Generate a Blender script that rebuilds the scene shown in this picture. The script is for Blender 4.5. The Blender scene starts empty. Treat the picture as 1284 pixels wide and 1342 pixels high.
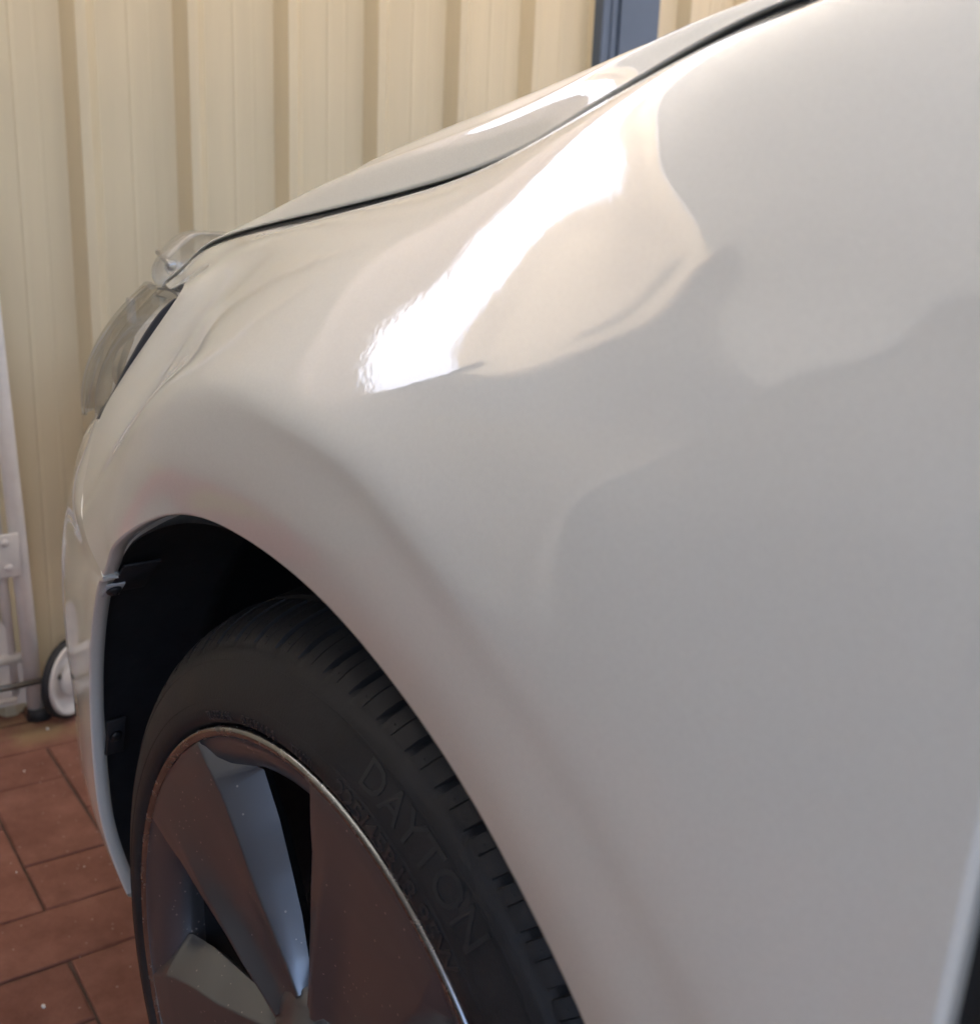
import bpy, bmesh, math, random
import numpy as np
from mathutils import Vector, Matrix
R = math.radians
random.seed(4)
sc = bpy.context.scene
COL = sc.collection

# ------------------------------------------------------------------ camera
F_ = Vector((-0.72595359, 0.63700486, -0.25926085))
R_ = Vector((0.65026071, 0.75850158, 0.04285295))
U_ = Vector((-0.2239473, 0.13747789, 0.96485617))
CAM = Vector((0.517336, -0.295760, 0.874491))
cd = bpy.data.cameras.new('camera')
cam = bpy.data.objects.new('camera', cd); COL.objects.link(cam)
m = Matrix.Identity(4)
for r in range(3):
    m[r][0], m[r][1], m[r][2], m[r][3] = R_[r], U_[r], -F_[r], CAM[r]
cam.matrix_world = m
cd.sensor_fit = 'HORIZONTAL'; cd.sensor_width = 36.0
cd.lens = 36.0 * 1369.54 / 1284.0
cd.shift_y = 14.0 / 1284.0
cd.clip_start = 0.02; cd.clip_end = 4000
cd.dof.use_dof = True; cd.dof.focus_distance = 0.72; cd.dof.aperture_fstop = 10.0
sc.camera = cam

# ------------------------------------------------------------------ light
SUN_EL, SUN_AZ = 66.0, 184.0        # azimuth: compass-like angle of the sun in the XY plane (deg from +X)
w = bpy.data.worlds.new('World'); sc.world = w; w.use_nodes = True
nt = w.node_tree; bg = nt.nodes['Background']
sky = nt.nodes.new('ShaderNodeTexSky'); sky.sky_type = 'NISHITA'; sky.sun_disc = False
sky.sun_elevation = R(SUN_EL); sky.sun_rotation = R(90 - SUN_AZ)
sky.air_density = 0.9; sky.dust_density = 6.0; sky.ozone_density = 0.8
nt.links.new(sky.outputs[0], bg.inputs[0]); bg.inputs[1].default_value = 0.15
sl = bpy.data.lights.new('sun', 'SUN'); sl.energy = 2.9; sl.angle = R(0.53); sl.color = (1.0, 0.95, 0.87)
so = bpy.data.objects.new('sun', sl); COL.objects.link(so)
sd = Vector((math.cos(R(SUN_AZ)) * math.cos(R(SUN_EL)), math.sin(R(SUN_AZ)) * math.cos(R(SUN_EL)), math.sin(R(SUN_EL))))
so.rotation_euler = sd.to_track_quat('Z', 'Y').to_euler(); so.location = sd * 20
sc.view_settings.view_transform = 'Standard'; sc.view_settings.look = 'None'
sc.view_settings.gamma = 1.0; sc.view_settings.use_curve_mapping = False
sc.view_settings.exposure = 2.7
sc.cycles.max_bounces = 10; sc.cycles.diffuse_bounces = 5; sc.cycles.glossy_bounces = 5
sc.cycles.transparent_max_bounces = 12; sc.cycles.transmission_bounces = 6

# ------------------------------------------------------------------ material helpers
def mat(name, col, rough=0.5, metal=0.0, spec=0.5, coat=0.0, coat_rough=0.02, var=0.0, var_scale=8.0, bump=0.0, bump_scale=60.0,
        rough_var=0.0, detail=6.0):
    m = bpy.data.materials.new(name); m.use_nodes = True
    t = m.node_tree; b = t.nodes['Principled BSDF']
    b.inputs['Base Color'].default_value = (*col, 1); b.inputs['Roughness'].default_value = rough
    b.inputs['Metallic'].default_value = metal; b.inputs['Specular IOR Level'].default_value = spec
    b.inputs['Coat Weight'].default_value = coat; b.inputs['Coat Roughness'].default_value = coat_rough
    tc = t.nodes.new('ShaderNodeTexCoord')
    if var or rough_var:
        n = t.nodes.new('ShaderNodeTexNoise'); n.inputs['Scale'].default_value = var_scale; n.inputs['Detail'].default_value = detail
        n.inputs['Roughness'].default_value = 0.62
        t.links.new(tc.outputs['Object'], n.inputs['Vector'])
        if var:
            mr = t.nodes.new('ShaderNodeMapRange'); mr.inputs['From Min'].default_value = 0.25; mr.inputs['From Max'].default_value = 0.75
            mr.inputs['To Min'].default_value = 1 - var; mr.inputs['To Max'].default_value = 1 + var
            t.links.new(n.outputs['Fac'], mr.inputs['Value'])
            mx = t.nodes.new('ShaderNodeVectorMath'); mx.operation = 'SCALE'
            mx.inputs[0].default_value = col
            t.links.new(mr.outputs[0], mx.inputs['Scale']); t.links.new(mx.outputs[0], b.inputs['Base Color'])
        if rough_var:
            mr2 = t.nodes.new('ShaderNodeMapRange'); mr2.inputs['To Min'].default_value = max(0.02, rough - rough_var)
            mr2.inputs['To Max'].default_value = rough + rough_var
            t.links.new(n.outputs['Fac'], mr2.inputs['Value']); t.links.new(mr2.outputs[0], b.inputs['Roughness'])
    if bump:
        n2 = t.nodes.new('ShaderNodeTexNoise'); n2.inputs['Scale'].default_value = bump_scale; n2.inputs['Detail'].default_value = 4
        t.links.new(tc.outputs['Object'], n2.inputs['Vector'])
        bp = t.nodes.new('ShaderNodeBump'); bp.inputs['Strength'].default_value = 1.0; bp.inputs['Distance'].default_value = bump
        t.links.new(n2.outputs['Fac'], bp.inputs['Height']); t.links.new(bp.outputs[0], b.inputs['Normal'])
    return m

def paint_mat():
    m = mat('pearl_white_paint', (0.735, 0.745, 0.708), rough=0.42, spec=0.4, coat=1.0, coat_rough=0.012)
    t = m.node_tree; b = t.nodes['Principled BSDF']
    b.inputs['Coat IOR'].default_value = 1.7
    tc = t.nodes.new('ShaderNodeTexCoord')
    # orange peel in the clear coat
    n = t.nodes.new('ShaderNodeTexNoise'); n.inputs['Scale'].default_value = 210; n.inputs['Detail'].default_value = 2
    t.links.new(tc.outputs['Object'], n.inputs['Vector'])
    bp = t.nodes.new('ShaderNodeBump'); bp.inputs['Distance'].default_value = 0.000019; bp.inputs['Strength'].default_value = 1
    t.links.new(n.outputs['Fac'], bp.inputs['Height']); t.links.new(bp.outputs[0], b.inputs['Coat Normal'])
    # pearl flake: tiny differences of tone
    v = t.nodes.new('ShaderNodeTexVoronoi'); v.inputs['Scale'].default_value = 1300
    t.links.new(tc.outputs['Object'], v.inputs['Vector'])
    sp = t.nodes.new('ShaderNodeSeparateColor'); t.links.new(v.outputs['Color'], sp.inputs[0])
    mr = t.nodes.new('ShaderNodeMapRange'); mr.inputs['To Min'].default_value = 0.97; mr.inputs['To Max'].default_value = 1.03
    t.links.new(sp.outputs[0], mr.inputs['Value'])
    sv = t.nodes.new('ShaderNodeVectorMath'); sv.operation = 'SCALE'; sv.inputs[0].default_value = (0.735, 0.745, 0.708)
    t.links.new(mr.outputs[0], sv.inputs['Scale']); t.links.new(sv.outputs[0], b.inputs['Base Color'])
    return m

def clear_mat(name, tint=(0.93, 0.94, 0.94), ior=1.49, rough=0.02, milk=0.05):
    m = bpy.data.materials.new(name); m.use_nodes = True
    t = m.node_tree; t.nodes.remove(t.nodes['Principled BSDF'])
    o = t.nodes['Material Output']
    tr = t.nodes.new('ShaderNodeBsdfTransparent'); tr.inputs[0].default_value = (*tint, 1)
    gl = t.nodes.new('ShaderNodeBsdfGlossy'); gl.inputs['Roughness'].default_value = rough
    df = t.nodes.new('ShaderNodeBsdfDiffuse'); df.inputs[0].default_value = (0.8, 0.8, 0.8, 1)
    ge = t.nodes.new('ShaderNodeNewGeometry'); dt = t.nodes.new('ShaderNodeVectorMath'); dt.operation = 'DOT_PRODUCT'
    t.links.new(ge.outputs['Normal'], dt.inputs[0]); t.links.new(ge.outputs['Incoming'], dt.inputs[1])
    ab = t.nodes.new('ShaderNodeMath'); ab.operation = 'ABSOLUTE'; t.links.new(dt.outputs['Value'], ab.inputs[0])
    om = t.nodes.new('ShaderNodeMath'); om.operation = 'SUBTRACT'; om.inputs[0].default_value = 1; t.links.new(ab.outputs[0], om.inputs[1])
    pw_ = t.nodes.new('ShaderNodeMath'); pw_.operation = 'POWER'; pw_.inputs[1].default_value = 5; t.links.new(om.outputs[0], pw_.inputs[0])
    fr = t.nodes.new('ShaderNodeMath'); fr.operation = 'MULTIPLY_ADD'; fr.inputs[1].default_value = 0.85; fr.inputs[2].default_value = ((ior - 1) / (ior + 1)) ** 2
    t.links.new(pw_.outputs[0], fr.inputs[0])
    m0 = t.nodes.new('ShaderNodeMixShader'); m0.inputs[0].default_value = milk
    t.links.new(tr.outputs[0], m0.inputs[1]); t.links.new(df.outputs[0], m0.inputs[2])
    mx = t.nodes.new('ShaderNodeMixShader')
    t.links.new(fr.outputs[0], mx.inputs[0]); t.links.new(m0.outputs[0], mx.inputs[1]); t.links.new(gl.outputs[0], mx.inputs[2])
    t.links.new(mx.outputs[0], o.inputs[0])
    return m

def alloy_mat():
    m = mat('gunmetal_alloy', (0.17, 0.18, 0.20), rough=0.34, metal=1.0, coat=0.5, coat_rough=0.12, bump=0.00002, bump_scale=1500)
    t = m.node_tree; b = t.nodes['Principled BSDF']; tc = t.nodes.new('ShaderNodeTexCoord')
    v = t.nodes.new('ShaderNodeTexVoronoi'); v.inputs['Scale'].default_value = 210; t.links.new(tc.outputs['Object'], v.inputs['Vector'])
    sp = t.nodes.new('ShaderNodeSeparateColor'); t.links.new(v.outputs['Color'], sp.inputs[0])
    n = t.nodes.new('ShaderNodeTexNoise'); n.inputs['Scale'].default_value = 22; t.links.new(tc.outputs['Object'], n.inputs['Vector'])
    pr = t.nodes.new('ShaderNodeMapRange'); pr.inputs['From Min'].default_value = 0.45; pr.inputs['From Max'].default_value = 0.75
    pr.inputs['To Min'].default_value = 0.97; pr.inputs['To Max'].default_value = 0.30; t.links.new(n.outputs['Fac'], pr.inputs['Value'])
    gt = t.nodes.new('ShaderNodeMath'); gt.operation = 'GREATER_THAN'; t.links.new(sp.outputs[0], gt.inputs[0]); t.links.new(pr.outputs[0], gt.inputs[1])
    lt = t.nodes.new('ShaderNodeMath'); lt.operation = 'LESS_THAN'; lt.inputs[1].default_value = 0.17; t.links.new(v.outputs['Distance'], lt.inputs[0])
    ml = t.nodes.new('ShaderNodeMath'); ml.operation = 'MULTIPLY'; t.links.new(gt.outputs[0], ml.inputs[0]); t.links.new(lt.outputs[0], ml.inputs[1])
    k = t.nodes.new('ShaderNodeMath'); k.operation = 'MULTIPLY'; k.inputs[1].default_value = 0.55; t.links.new(ml.outputs[0], k.inputs[0])
    mx = t.nodes.new('ShaderNodeMix'); mx.data_type = 'RGBA'; t.links.new(k.outputs[0], mx.inputs['Factor'])
    mx.inputs['A'].default_value = (0.165, 0.18, 0.205, 1); mx.inputs['B'].default_value = (0.5, 0.46, 0.42, 1); t.links.new(mx.outputs['Result'], b.inputs['Base Color'])
    im = t.nodes.new('ShaderNodeMath'); im.operation = 'SUBTRACT'; im.inputs[0].default_value = 0.82; im.use_clamp = True; t.links.new(ml.outputs[0], im.inputs[1]); t.links.new(im.outputs[0], b.inputs['Metallic'])
    return m

M = {}
M['paint'] = paint_mat()
M['rubber'] = mat('tyre_rubber', (0.024, 0.024, 0.026), rough=0.55, spec=0.35, var=0.3, var_scale=35, bump=0.0002, bump_scale=500, rough_var=0.12)
M['letter'] = mat('tyre_lettering', (0.031, 0.031, 0.033), rough=0.36, spec=0.45)
M['alloy'] = alloy_mat()
M['alloy_lip'] = mat('worn_alloy_lip', (0.33, 0.345, 0.36), rough=0.26, metal=1.0, var=0.12, var_scale=90, rough_var=0.08)
M['liner'] = mat('black_liner_plastic', (0.020, 0.021, 0.024), rough=0.55, spec=0.4, var=0.3, var_scale=25, bump=0.0006, bump_scale=70)
M['black'] = mat('black_trim', (0.015, 0.015, 0.016), rough=0.5)
M['seal'] = mat('grey_rubber_seal', (0.022, 0.023, 0.025), rough=0.6)  # near-black tone for the shade inside the panel gaps
M['clipgrey'] = mat('grey_white_tab', (0.45, 0.46, 0.47), rough=0.5)
M['housing'] = mat('headlight_housing_grey', (0.86, 0.86, 0.85), rough=0.35, metal=0.0)
M['housing_dark'] = mat('headlight_seal_dark', (0.07, 0.075, 0.085), rough=0.35)
M['lens'] = clear_mat('headlight_lens', (0.97, 0.97, 0.97), 1.5)
M['acrylic'] = clear_mat('clear_acrylic', (0.95, 0.95, 0.94), 1.55, 0.06, 0.13)
M['steel'] = mat('zinc_steel', (0.62, 0.63, 0.65), rough=0.25, metal=1.0)
M['dark_steel'] = mat('dull_steel_rod', (0.28, 0.27, 0.25), rough=0.4, metal=1.0)
M['disc'] = mat('brake_disc', (0.18, 0.17, 0.16), rough=0.45, metal=1.0)
M['cream'] = mat('cream_fence_paint', (0.60, 0.51, 0.345), rough=0.42, spec=0.45, var=0.07, var_scale=1.0, detail=4.0)
t = M['cream'].node_tree; n_ = [n for n in t.nodes if n.type == 'TEX_NOISE'][0]; tc_ = [n for n in t.nodes if n.type == 'TEX_COORD'][0]
mp = t.nodes.new('ShaderNodeMapping'); mp.inputs['Scale'].default_value = (14, 14, 1.1); t.links.new(tc_.outputs['Object'], mp.inputs[0]); t.links.new(mp.outputs[0], n_.inputs['Vector'])
M['slate'] = mat('slate_blue_paint', (0.085, 0.115, 0.17), rough=0.45, spec=0.4, var=0.05, var_scale=8)
M['white_metal'] = mat('white_enamel', (0.70, 0.66, 0.62), rough=0.4, spec=0.45, var=0.12, var_scale=14)
M['wall'] = mat('grey_render', (0.15, 0.142, 0.13), rough=0.85, var=0.08, var_scale=4)
M['flake'] = mat('white_litter', (0.75, 0.73, 0.70), rough=0.8)

# ------------------------------------------------------------------ object helpers
def link(name, me, parent=None, material=None, smooth=True):
    o = bpy.data.objects.new(name, me); COL.objects.link(o)
    if parent: o.parent = parent
    if material:
        me.materials.clear(); me.materials.append(material)
    if smooth:
        for p in me.polygons: p.use_smooth = True
    return o
def mesh(name, v, f):
    me = bpy.data.meshes.new(name); me.from_pydata([tuple(map(float, x)) for x in v], [], f); me.update(); return me
def empty(name, loc=(0, 0, 0), parent=None):
    o = bpy.data.objects.new(name, None); COL.objects.link(o); o.location = loc; o.empty_display_size = 0.05
    if parent: o.parent = parent
    return o
def tag(o, label=None, cat=None, group=None, kind=None):
    if label: o['label'] = label
    if cat: o['category'] = cat
    if group: o['group'] = group
    if kind: o['kind'] = kind
    return o

def spline(x, y, q):
    """natural cubic spline through (x, y[n,dim]) at q"""
    x = np.asarray(x, float); y = np.asarray(y, float); q = np.asarray(q, float)
    n = len(x); h = np.diff(x)
    if n == 2:
        t = ((q - x[0]) / h[0])[:, None]; return y[0] * (1 - t) + y[1] * t
    A = np.zeros((n, n)); B = np.zeros((n, y.shape[1])); A[0, 0] = A[-1, -1] = 1
    for i in range(1, n - 1):
        A[i, i - 1] = h[i - 1]; A[i, i] = 2 * (h[i - 1] + h[i]); A[i, i + 1] = h[i]
        B[i] = 6 * ((y[i + 1] - y[i]) / h[i] - (y[i] - y[i - 1]) / h[i - 1])
    m2 = np.linalg.solve(A, B)
    k = np.clip(np.searchsorted(x, q) - 1, 0, n - 2)
    d = (q - x[k])[:, None]; hk = h[k][:, None]
    a = y[k]; b = (y[k + 1] - y[k]) / hk - hk * (2 * m2[k] + m2[k + 1]) / 6
    return a + b * d + m2[k] / 2 * d ** 2 + (m2[k + 1] - m2[k]) / (6 * hk) * d ** 3

def dense(n, per):
    return np.concatenate([np.linspace(i, i + 1, per, endpoint=False) for i in range(n - 1)] + [[n - 1]])

def chord(G, axis):
    d = np.linalg.norm(np.diff(G, axis=axis), axis=2).mean(axis=1 - axis) ** 0.6
    return np.concatenate([[0], np.cumsum(d)])

def loft(G, pk, pi):
    """G[k][i] control points -> dense grid; chord-like parameter in both directions"""
    G = np.array(G, float); nk, ni, _ = G.shape
    uk, ui = chord(G, 0), chord(G, 1)
    qk = np.interp(dense(nk, pk), np.arange(nk), uk); qi = np.interp(dense(ni, pi), np.arange(ni), ui)
    T = np.stack([spline(ui, G[k], qi) for k in range(nk)])          # nk x QI x 3
    return np.stack([spline(uk, T[:, j], qk) for j in range(T.shape[1])], axis=1)   # QK x QI x 3

def grid_mesh(name, P, flip=False):
    a, b, _ = P.shape
    v = P.reshape(-1, 3); f = []
    for i in range(a - 1):
        for j in range(b - 1):
            q = (i * b + j, i * b + j + 1, (i + 1) * b + j + 1, (i + 1) * b + j)
            f.append(q[::-1] if flip else q)
    return mesh(name, v, f)

def boxm(name, size, bev=0.0, seg=2):
    bm = bmesh.new(); bmesh.ops.create_cube(bm, size=1)
    for v in bm.verts: v.co = Vector((v.co.x * size[0], v.co.y * size[1], v.co.z * size[2]))
    if bev: bmesh.ops.bevel(bm, geom=bm.edges[:], offset=bev, segments=seg, affect='EDGES', profile=0.5)
    me = bpy.data.meshes.new(name); bm.to_mesh(me); bm.free(); return me

def tube(name, pts, rad, n=14, cap=True):
    pts = [Vector(p) for p in pts]; v = []; f = []
    up = Vector((0, 0, 1))
    for i, p in enumerate(pts):
        d = (pts[min(i + 1, len(pts) - 1)] - pts[max(i - 1, 0)]).normalized()
        a = d.cross(up if abs(d.z) < 0.95 else Vector((1, 0, 0))).normalized(); b = d.cross(a)
        rr = rad[i] if hasattr(rad, '__len__') else rad
        for k in range(n):
            t = 2 * math.pi * k / n; v.append(p + a * math.cos(t) * rr + b * math.sin(t) * rr)
    for i in range(len(pts) - 1):
        for k in range(n):
            f.append((i * n + k, i * n + (k + 1) % n, (i + 1) * n + (k + 1) % n, (i + 1) * n + k))
    if cap: f.append(tuple(range(n))[::-1]); f.append(tuple(range((len(pts) - 1) * n, len(pts) * n)))
    return mesh(name, v, f)

def revolve(name, prof, n=96, axis_o=Vector((0, 0, 0)), axis=Vector((0, 1, 0)), close=False):
    """prof: (radius, offset along axis)"""
    axis = axis.normalized(); e1 = axis.orthogonal().normalized(); e2 = axis.cross(e1)
    v = []; f = []; k = len(prof)
    for i in range(n):
        t = 2 * math.pi * i / n; d = e1 * math.cos(t) + e2 * math.sin(t)
        for r, y in prof: v.append(axis_o + d * r + axis * y)
    for i in range(n):
        for j in range(k - 1 if not close else k):
            f.append((i * k + j, i * k + (j + 1) % k, ((i + 1) % n) * k + (j + 1) % k, ((i + 1) % n) * k + j))
    return mesh(name, v, f)

WC = np.array([0.0, 0.0, 0.318])       # wheel centre on the outer flange plane
def pol(r, deg, y): return (r * math.cos(R(deg)), y, WC[2] + r * math.sin(R(deg)))

# ------------------------------------------------------------------ ground of clay pavers in herringbone
AL = 0.0814181
UA = Vector((math.sin(AL), math.cos(AL), 0)); VA = Vector((math.cos(AL), -math.sin(AL), 0))
G0 = Vector((-1.213013, 0.103915, 0)); S = 0.1165
def gp(u, v, z=0.0): return G0 + UA * (u * S) + VA * (v * S) + Vector((0, 0, z))

def ground_mat():
    m = mat('sand_joint_ground', (0.10, 0.062, 0.048), rough=0.95, var=0.3, var_scale=30); return m
me = mesh('ground', [(-40, -40, -0.0045), (40, -40, -0.0045), (40, 40, -0.0045), (-40, 40, -0.0045)], [(0, 1, 2, 3)])
ground = tag(link('ground', me, None, ground_mat(), False), kind='structure')

tag(link('driveway', mesh('driveway', [(1.3, -12, -0.0005), (20, -12, -0.0005), (20, 12, -0.0005), (1.3, 12, -0.0005)], [(0, 1, 2, 3)]), None, mat('pale_driveway', (0.26, 0.20, 0.15), rough=0.9, var=0.15, var_scale=3), False), kind='structure')  # out of view; pale sheet added to bounce warm light onto the car

def paver_mat():
    m = bpy.data.materials.new('clay_paver'); m.use_nodes = True
    t = m.node_tree; b = t.nodes['Principled BSDF']; b.inputs['Roughness'].default_value = 0.82; b.inputs['Specular IOR Level'].default_value = 0.3
    tc = t.nodes.new('ShaderNodeTexCoord'); ge = t.nodes.new('ShaderNodeNewGeometry'); oi = t.nodes.new('ShaderNodeObjectInfo')
    n1 = t.nodes.new('ShaderNodeTexNoise'); n1.inputs['Scale'].default_value = 14; n1.inputs['Detail'].default_value = 8; n1.inputs['Roughness'].default_value = 0.7
    t.links.new(ge.outputs['Position'], n1.inputs['Vector'])
    r1 = t.nodes.new('ShaderNodeValToRGB')
    r1.color_ramp.elements[0].position = 0.3; r1.color_ramp.elements[0].color = (0.175, 0.070, 0.048, 1)
    r1.color_ramp.elements[1].position = 0.72; r1.color_ramp.elements[1].color = (0.29, 0.135, 0.098, 1)
    t.links.new(n1.outputs['Fac'], r1.inputs[0])
    hs = t.nodes.new('ShaderNodeHueSaturation')
    mr = t.nodes.new('ShaderNodeMapRange'); mr.inputs['To Min'].default_value = 0.88; mr.inputs['To Max'].default_value = 1.1
    t.links.new(oi.outputs['Random'], mr.inputs['Value']); t.links.new(mr.outputs[0], hs.inputs['Value']); t.links.new(r1.outputs[0], hs.inputs['Color'])
    # pale grit specks and dark pits
    v = t.nodes.new('ShaderNodeTexVoronoi'); v.inputs['Scale'].default_value = 120; t.links.new(ge.outputs['Position'], v.inputs['Vector'])
    sp = t.nodes.new('ShaderNodeSeparateColor'); t.links.new(v.outputs['Color'], sp.inputs[0])
    lt = t.nodes.new('ShaderNodeMath'); lt.operation = 'LESS_THAN'; lt.inputs[1].default_value = 0.16; t.links.new(v.outputs['Distance'], lt.inputs[0])
    gt = t.nodes.new('ShaderNodeMath'); gt.operation = 'GREATER_THAN'; gt.inputs[1].default_value = 0.86; t.links.new(sp.outputs[0], gt.inputs[0])
    ml = t.nodes.new('ShaderNodeMath'); ml.operation = 'MULTIPLY'; t.links.new(lt.outputs[0], ml.inputs[0]); t.links.new(gt.outputs[0], ml.inputs[1])
    ms = t.nodes.new('ShaderNodeMath'); ms.operation = 'MULTIPLY'; ms.inputs[1].default_value = 0.5; t.links.new(ml.outputs[0], ms.inputs[0])
    mx = t.nodes.new('ShaderNodeMix'); mx.data_type = 'RGBA'; t.links.new(ms.outputs[0], mx.inputs['Factor'])
    t.links.new(hs.outputs[0], mx.inputs['A']); mx.inputs['B'].default_value = (0.55, 0.45, 0.40, 1)
    # ochre stain against the fence
    sx = t.nodes.new('ShaderNodeSeparateXYZ'); t.links.new(ge.outputs['Position'], sx.inputs[0])
    ms2 = t.nodes.new('ShaderNodeMapRange'); ms2.inputs['From Min'].default_value = -1.20; ms2.inputs['From Max'].default_value = -1.26
    ms2.inputs['To Min'].default_value = 0; ms2.inputs['To Max'].default_value = 0.75; t.links.new(sx.outputs[0], ms2.inputs['Value'])
    n3 = t.nodes.new('ShaderNodeTexNoise'); n3.inputs['Scale'].default_value = 11; n3.inputs['Detail'].default_value = 5; t.links.new(ge.outputs['Position'], n3.inputs['Vector'])
    r3 = t.nodes.new('ShaderNodeMapRange'); r3.inputs['From Min'].default_value = 0.42; r3.inputs['From Max'].default_value = 0.6; t.links.new(n3.outputs['Fac'], r3.inputs['Value'])
    m3 = t.nodes.new('ShaderNodeMath'); m3.operation = 'MULTIPLY'; t.links.new(ms2.outputs[0], m3.inputs[0]); t.links.new(r3.outputs[0], m3.inputs[1])
    mx2 = t.nodes.new('ShaderNodeMix'); mx2.data_type = 'RGBA'; t.links.new(m3.outputs[0], mx2.inputs['Factor'])
    t.links.new(mx.outputs['Result'], mx2.inputs['A']); mx2.inputs['B'].default_value = (0.30, 0.21, 0.11, 1)
    t.links.new(mx2.outputs['Result'], b.inputs['Base Color'])
    n2 = t.nodes.new('ShaderNodeTexNoise'); n2.inputs['Scale'].default_value = 160; n2.inputs['Detail'].default_value = 6
    t.links.new(ge.outputs['Position'], n2.inputs['Vector'])
    bp = t.nodes.new('ShaderNodeBump'); bp.inputs['Distance'].default_value = 0.0012; bp.inputs['Strength'].default_value = 0.7
    t.links.new(n2.outputs['Fac'], bp.inputs['Height']); t.links.new(bp.outputs[0], b.inputs['Normal'])
    return m
M['paver'] = paver_mat()
PV = []
for k in range(4):                      # four slightly different bricks share their meshes among all pavers
    me = boxm('paver', (2 * S - 0.0035, S - 0.0035, 0.05), 0.003, 2)
    for v in me.vertices:
        if v.co.z > 0: v.co.x += random.uniform(-0.0008, 0.0008); v.co.y += random.uniform(-0.0008, 0.0008); v.co.z += random.uniform(-0.0006, 0.0006)
    me.materials.append(M['paver']); PV.append(me)
ANG = math.atan2(UA.y, UA.x)
def paver(u, v, turned):
    me = random.choice(PV)
    o = bpy.data.objects.new('paver', me); COL.objects.link(o); o.parent = ground
    o.location = gp(u, v, -0.0253 + random.uniform(-0.0006, 0.0005))
    o.rotation_euler = (random.uniform(-0.003, 0.003), random.uniform(-0.003, 0.003), ANG + (math.pi / 2 if turned else 0) + random.choice((0, math.pi)))
for v in range(0, 15):
    for u in range(-11, 9):
        if (u + v) % 4 == 3: paver(u + 1, v + 0.5, False)
        if (u + v) % 4 == 1: paver(u + 0.5, v + 1, True)
for u in range(-11, 9, 2):              # border course along the fence
    paver(u + 2, -0.5, False)
    paver(u + 1, -1.5, False)

# ------------------------------------------------------------------ fence across the front of the car
FD = 0.185712
def fp(u, d, z): return G0 - VA * FD + UA * u + VA * d + Vector((0, 0, z))
fence = empty('metal_fence', fp(0.6, 0, 0))
tag(fence, 'cream ribbed steel fence behind the bonnet with a slate blue post', 'fence')
def fence_child(name, me, material, parent=None, smooth=False):
    o = link(name, me, None, material, smooth); o.parent = parent or fence
    o.matrix_parent_inverse = Matrix.Translation(-fence.location) if (parent is None or parent is fence) else Matrix.Identity(4)
    return o
PER = 0.189983; U0 = 0.257577
# one rib period, offset u / depth d towards the car; rib flank starts at u = 0
PROF = [(0.0, 0.0), (0.0165, 0.0265), (0.0180, 0.0280), (0.0345, 0.0280), (0.0365, 0.0262), (0.0560, 0.0012), (0.0585, 0.0),
        (0.1085, 0.0), (0.1110, 0.0011), (0.1125, 0.0011), (0.1180, 0.0), (0.145, 0.0), (0.1475, -0.0006), (0.1515, -0.0006), (0.154, 0.0), (0.190, 0.0)]
def fence_sheet(n0, n1, ztop=1.595, u_end=None, shift=0.0):
    pts = []
    for n in range(n0, n1):
        for a, d in PROF: pts.append((U0 + shift + PER * n + a, d))
    if u_end is not None: pts = [q for q in pts if q[0] < u_end] + [(u_end, 0.0)]
    zs = np.linspace(-0.008, ztop, 10)
    v = []; f = []; k = len(pts)
    for z in zs:
        for a, d in pts: v.append(fp(a, d, z))
    for j in range(len(zs) - 1):
        for i in range(k - 1): f.append((j * k + i, j * k + i + 1, (j + 1) * k + i + 1, (j + 1) * k + i))
    # a hem behind the sheet gives it thickness
    me = mesh('fence_sheet', v, f)
    o = fence_child('fence_sheet', me, M['cream'])
    md = o.modifiers.new('thickness', 'SOLIDIFY'); md.thickness = 0.0008
    return o
for a in range(-16, 4, 4): fence_sheet(a, a + 4)
UP0 = 1.404; UP1 = 1.574                # slate post
fence_sheet(4, 7, u_end=UP0 + 0.05)
for a in range(6, 14, 4): fence_sheet(a, a + 4, shift=0.083)
# fluted slate blue post in front of the sheet joint
pw = UP1 - UP0
fl = [(0, -0.02), (0, 0.038), (0.002, 0.040), (0.018, 0.040), (0.020, 0.036), (0.026, 0.036), (0.028, 0.040), (0.040, 0.040), (0.042, 0.034), (0.050, 0.034),
      (0.052, 0.042), (pw - 0.002, 0.042), (pw, 0.040), (pw, -0.02)]
v = [fp(UP0 + a, d, z) for z in (0.0, 1.60) for a, d in fl]; k = len(fl)
f = [(i, (i + 1) % k, k + (i + 1) % k, k + i) for i in range(k)] + [tuple(range(k))[::-1], tuple(range(k, 2 * k))]
post = fence_child('fence_post', mesh('fence_post', v, f), M['slate'])

rl = [fp(u, d, z) for u in (1.925, 3.0) for d, z in ((.0, 1.478), (.045, 1.478), (.045, 1.56), (.0, 1.56))]
fence_child('fence_rail', mesh('fence_rail', rl, [(0, 1, 2, 3), (7, 6, 5, 4), (0, 4, 5, 1), (1, 5, 6, 2), (2, 6, 7, 3)]), M['slate'])
# ------------------------------------------------------------------ car
car = empty('car', (0, 0, 0))
tag(car, 'pearl white hatchback with its front wheel and fender towards us', 'car')
def part(name, me, material, parent=None, smooth=True): return link(name, me, parent or car, material, smooth)

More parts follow.
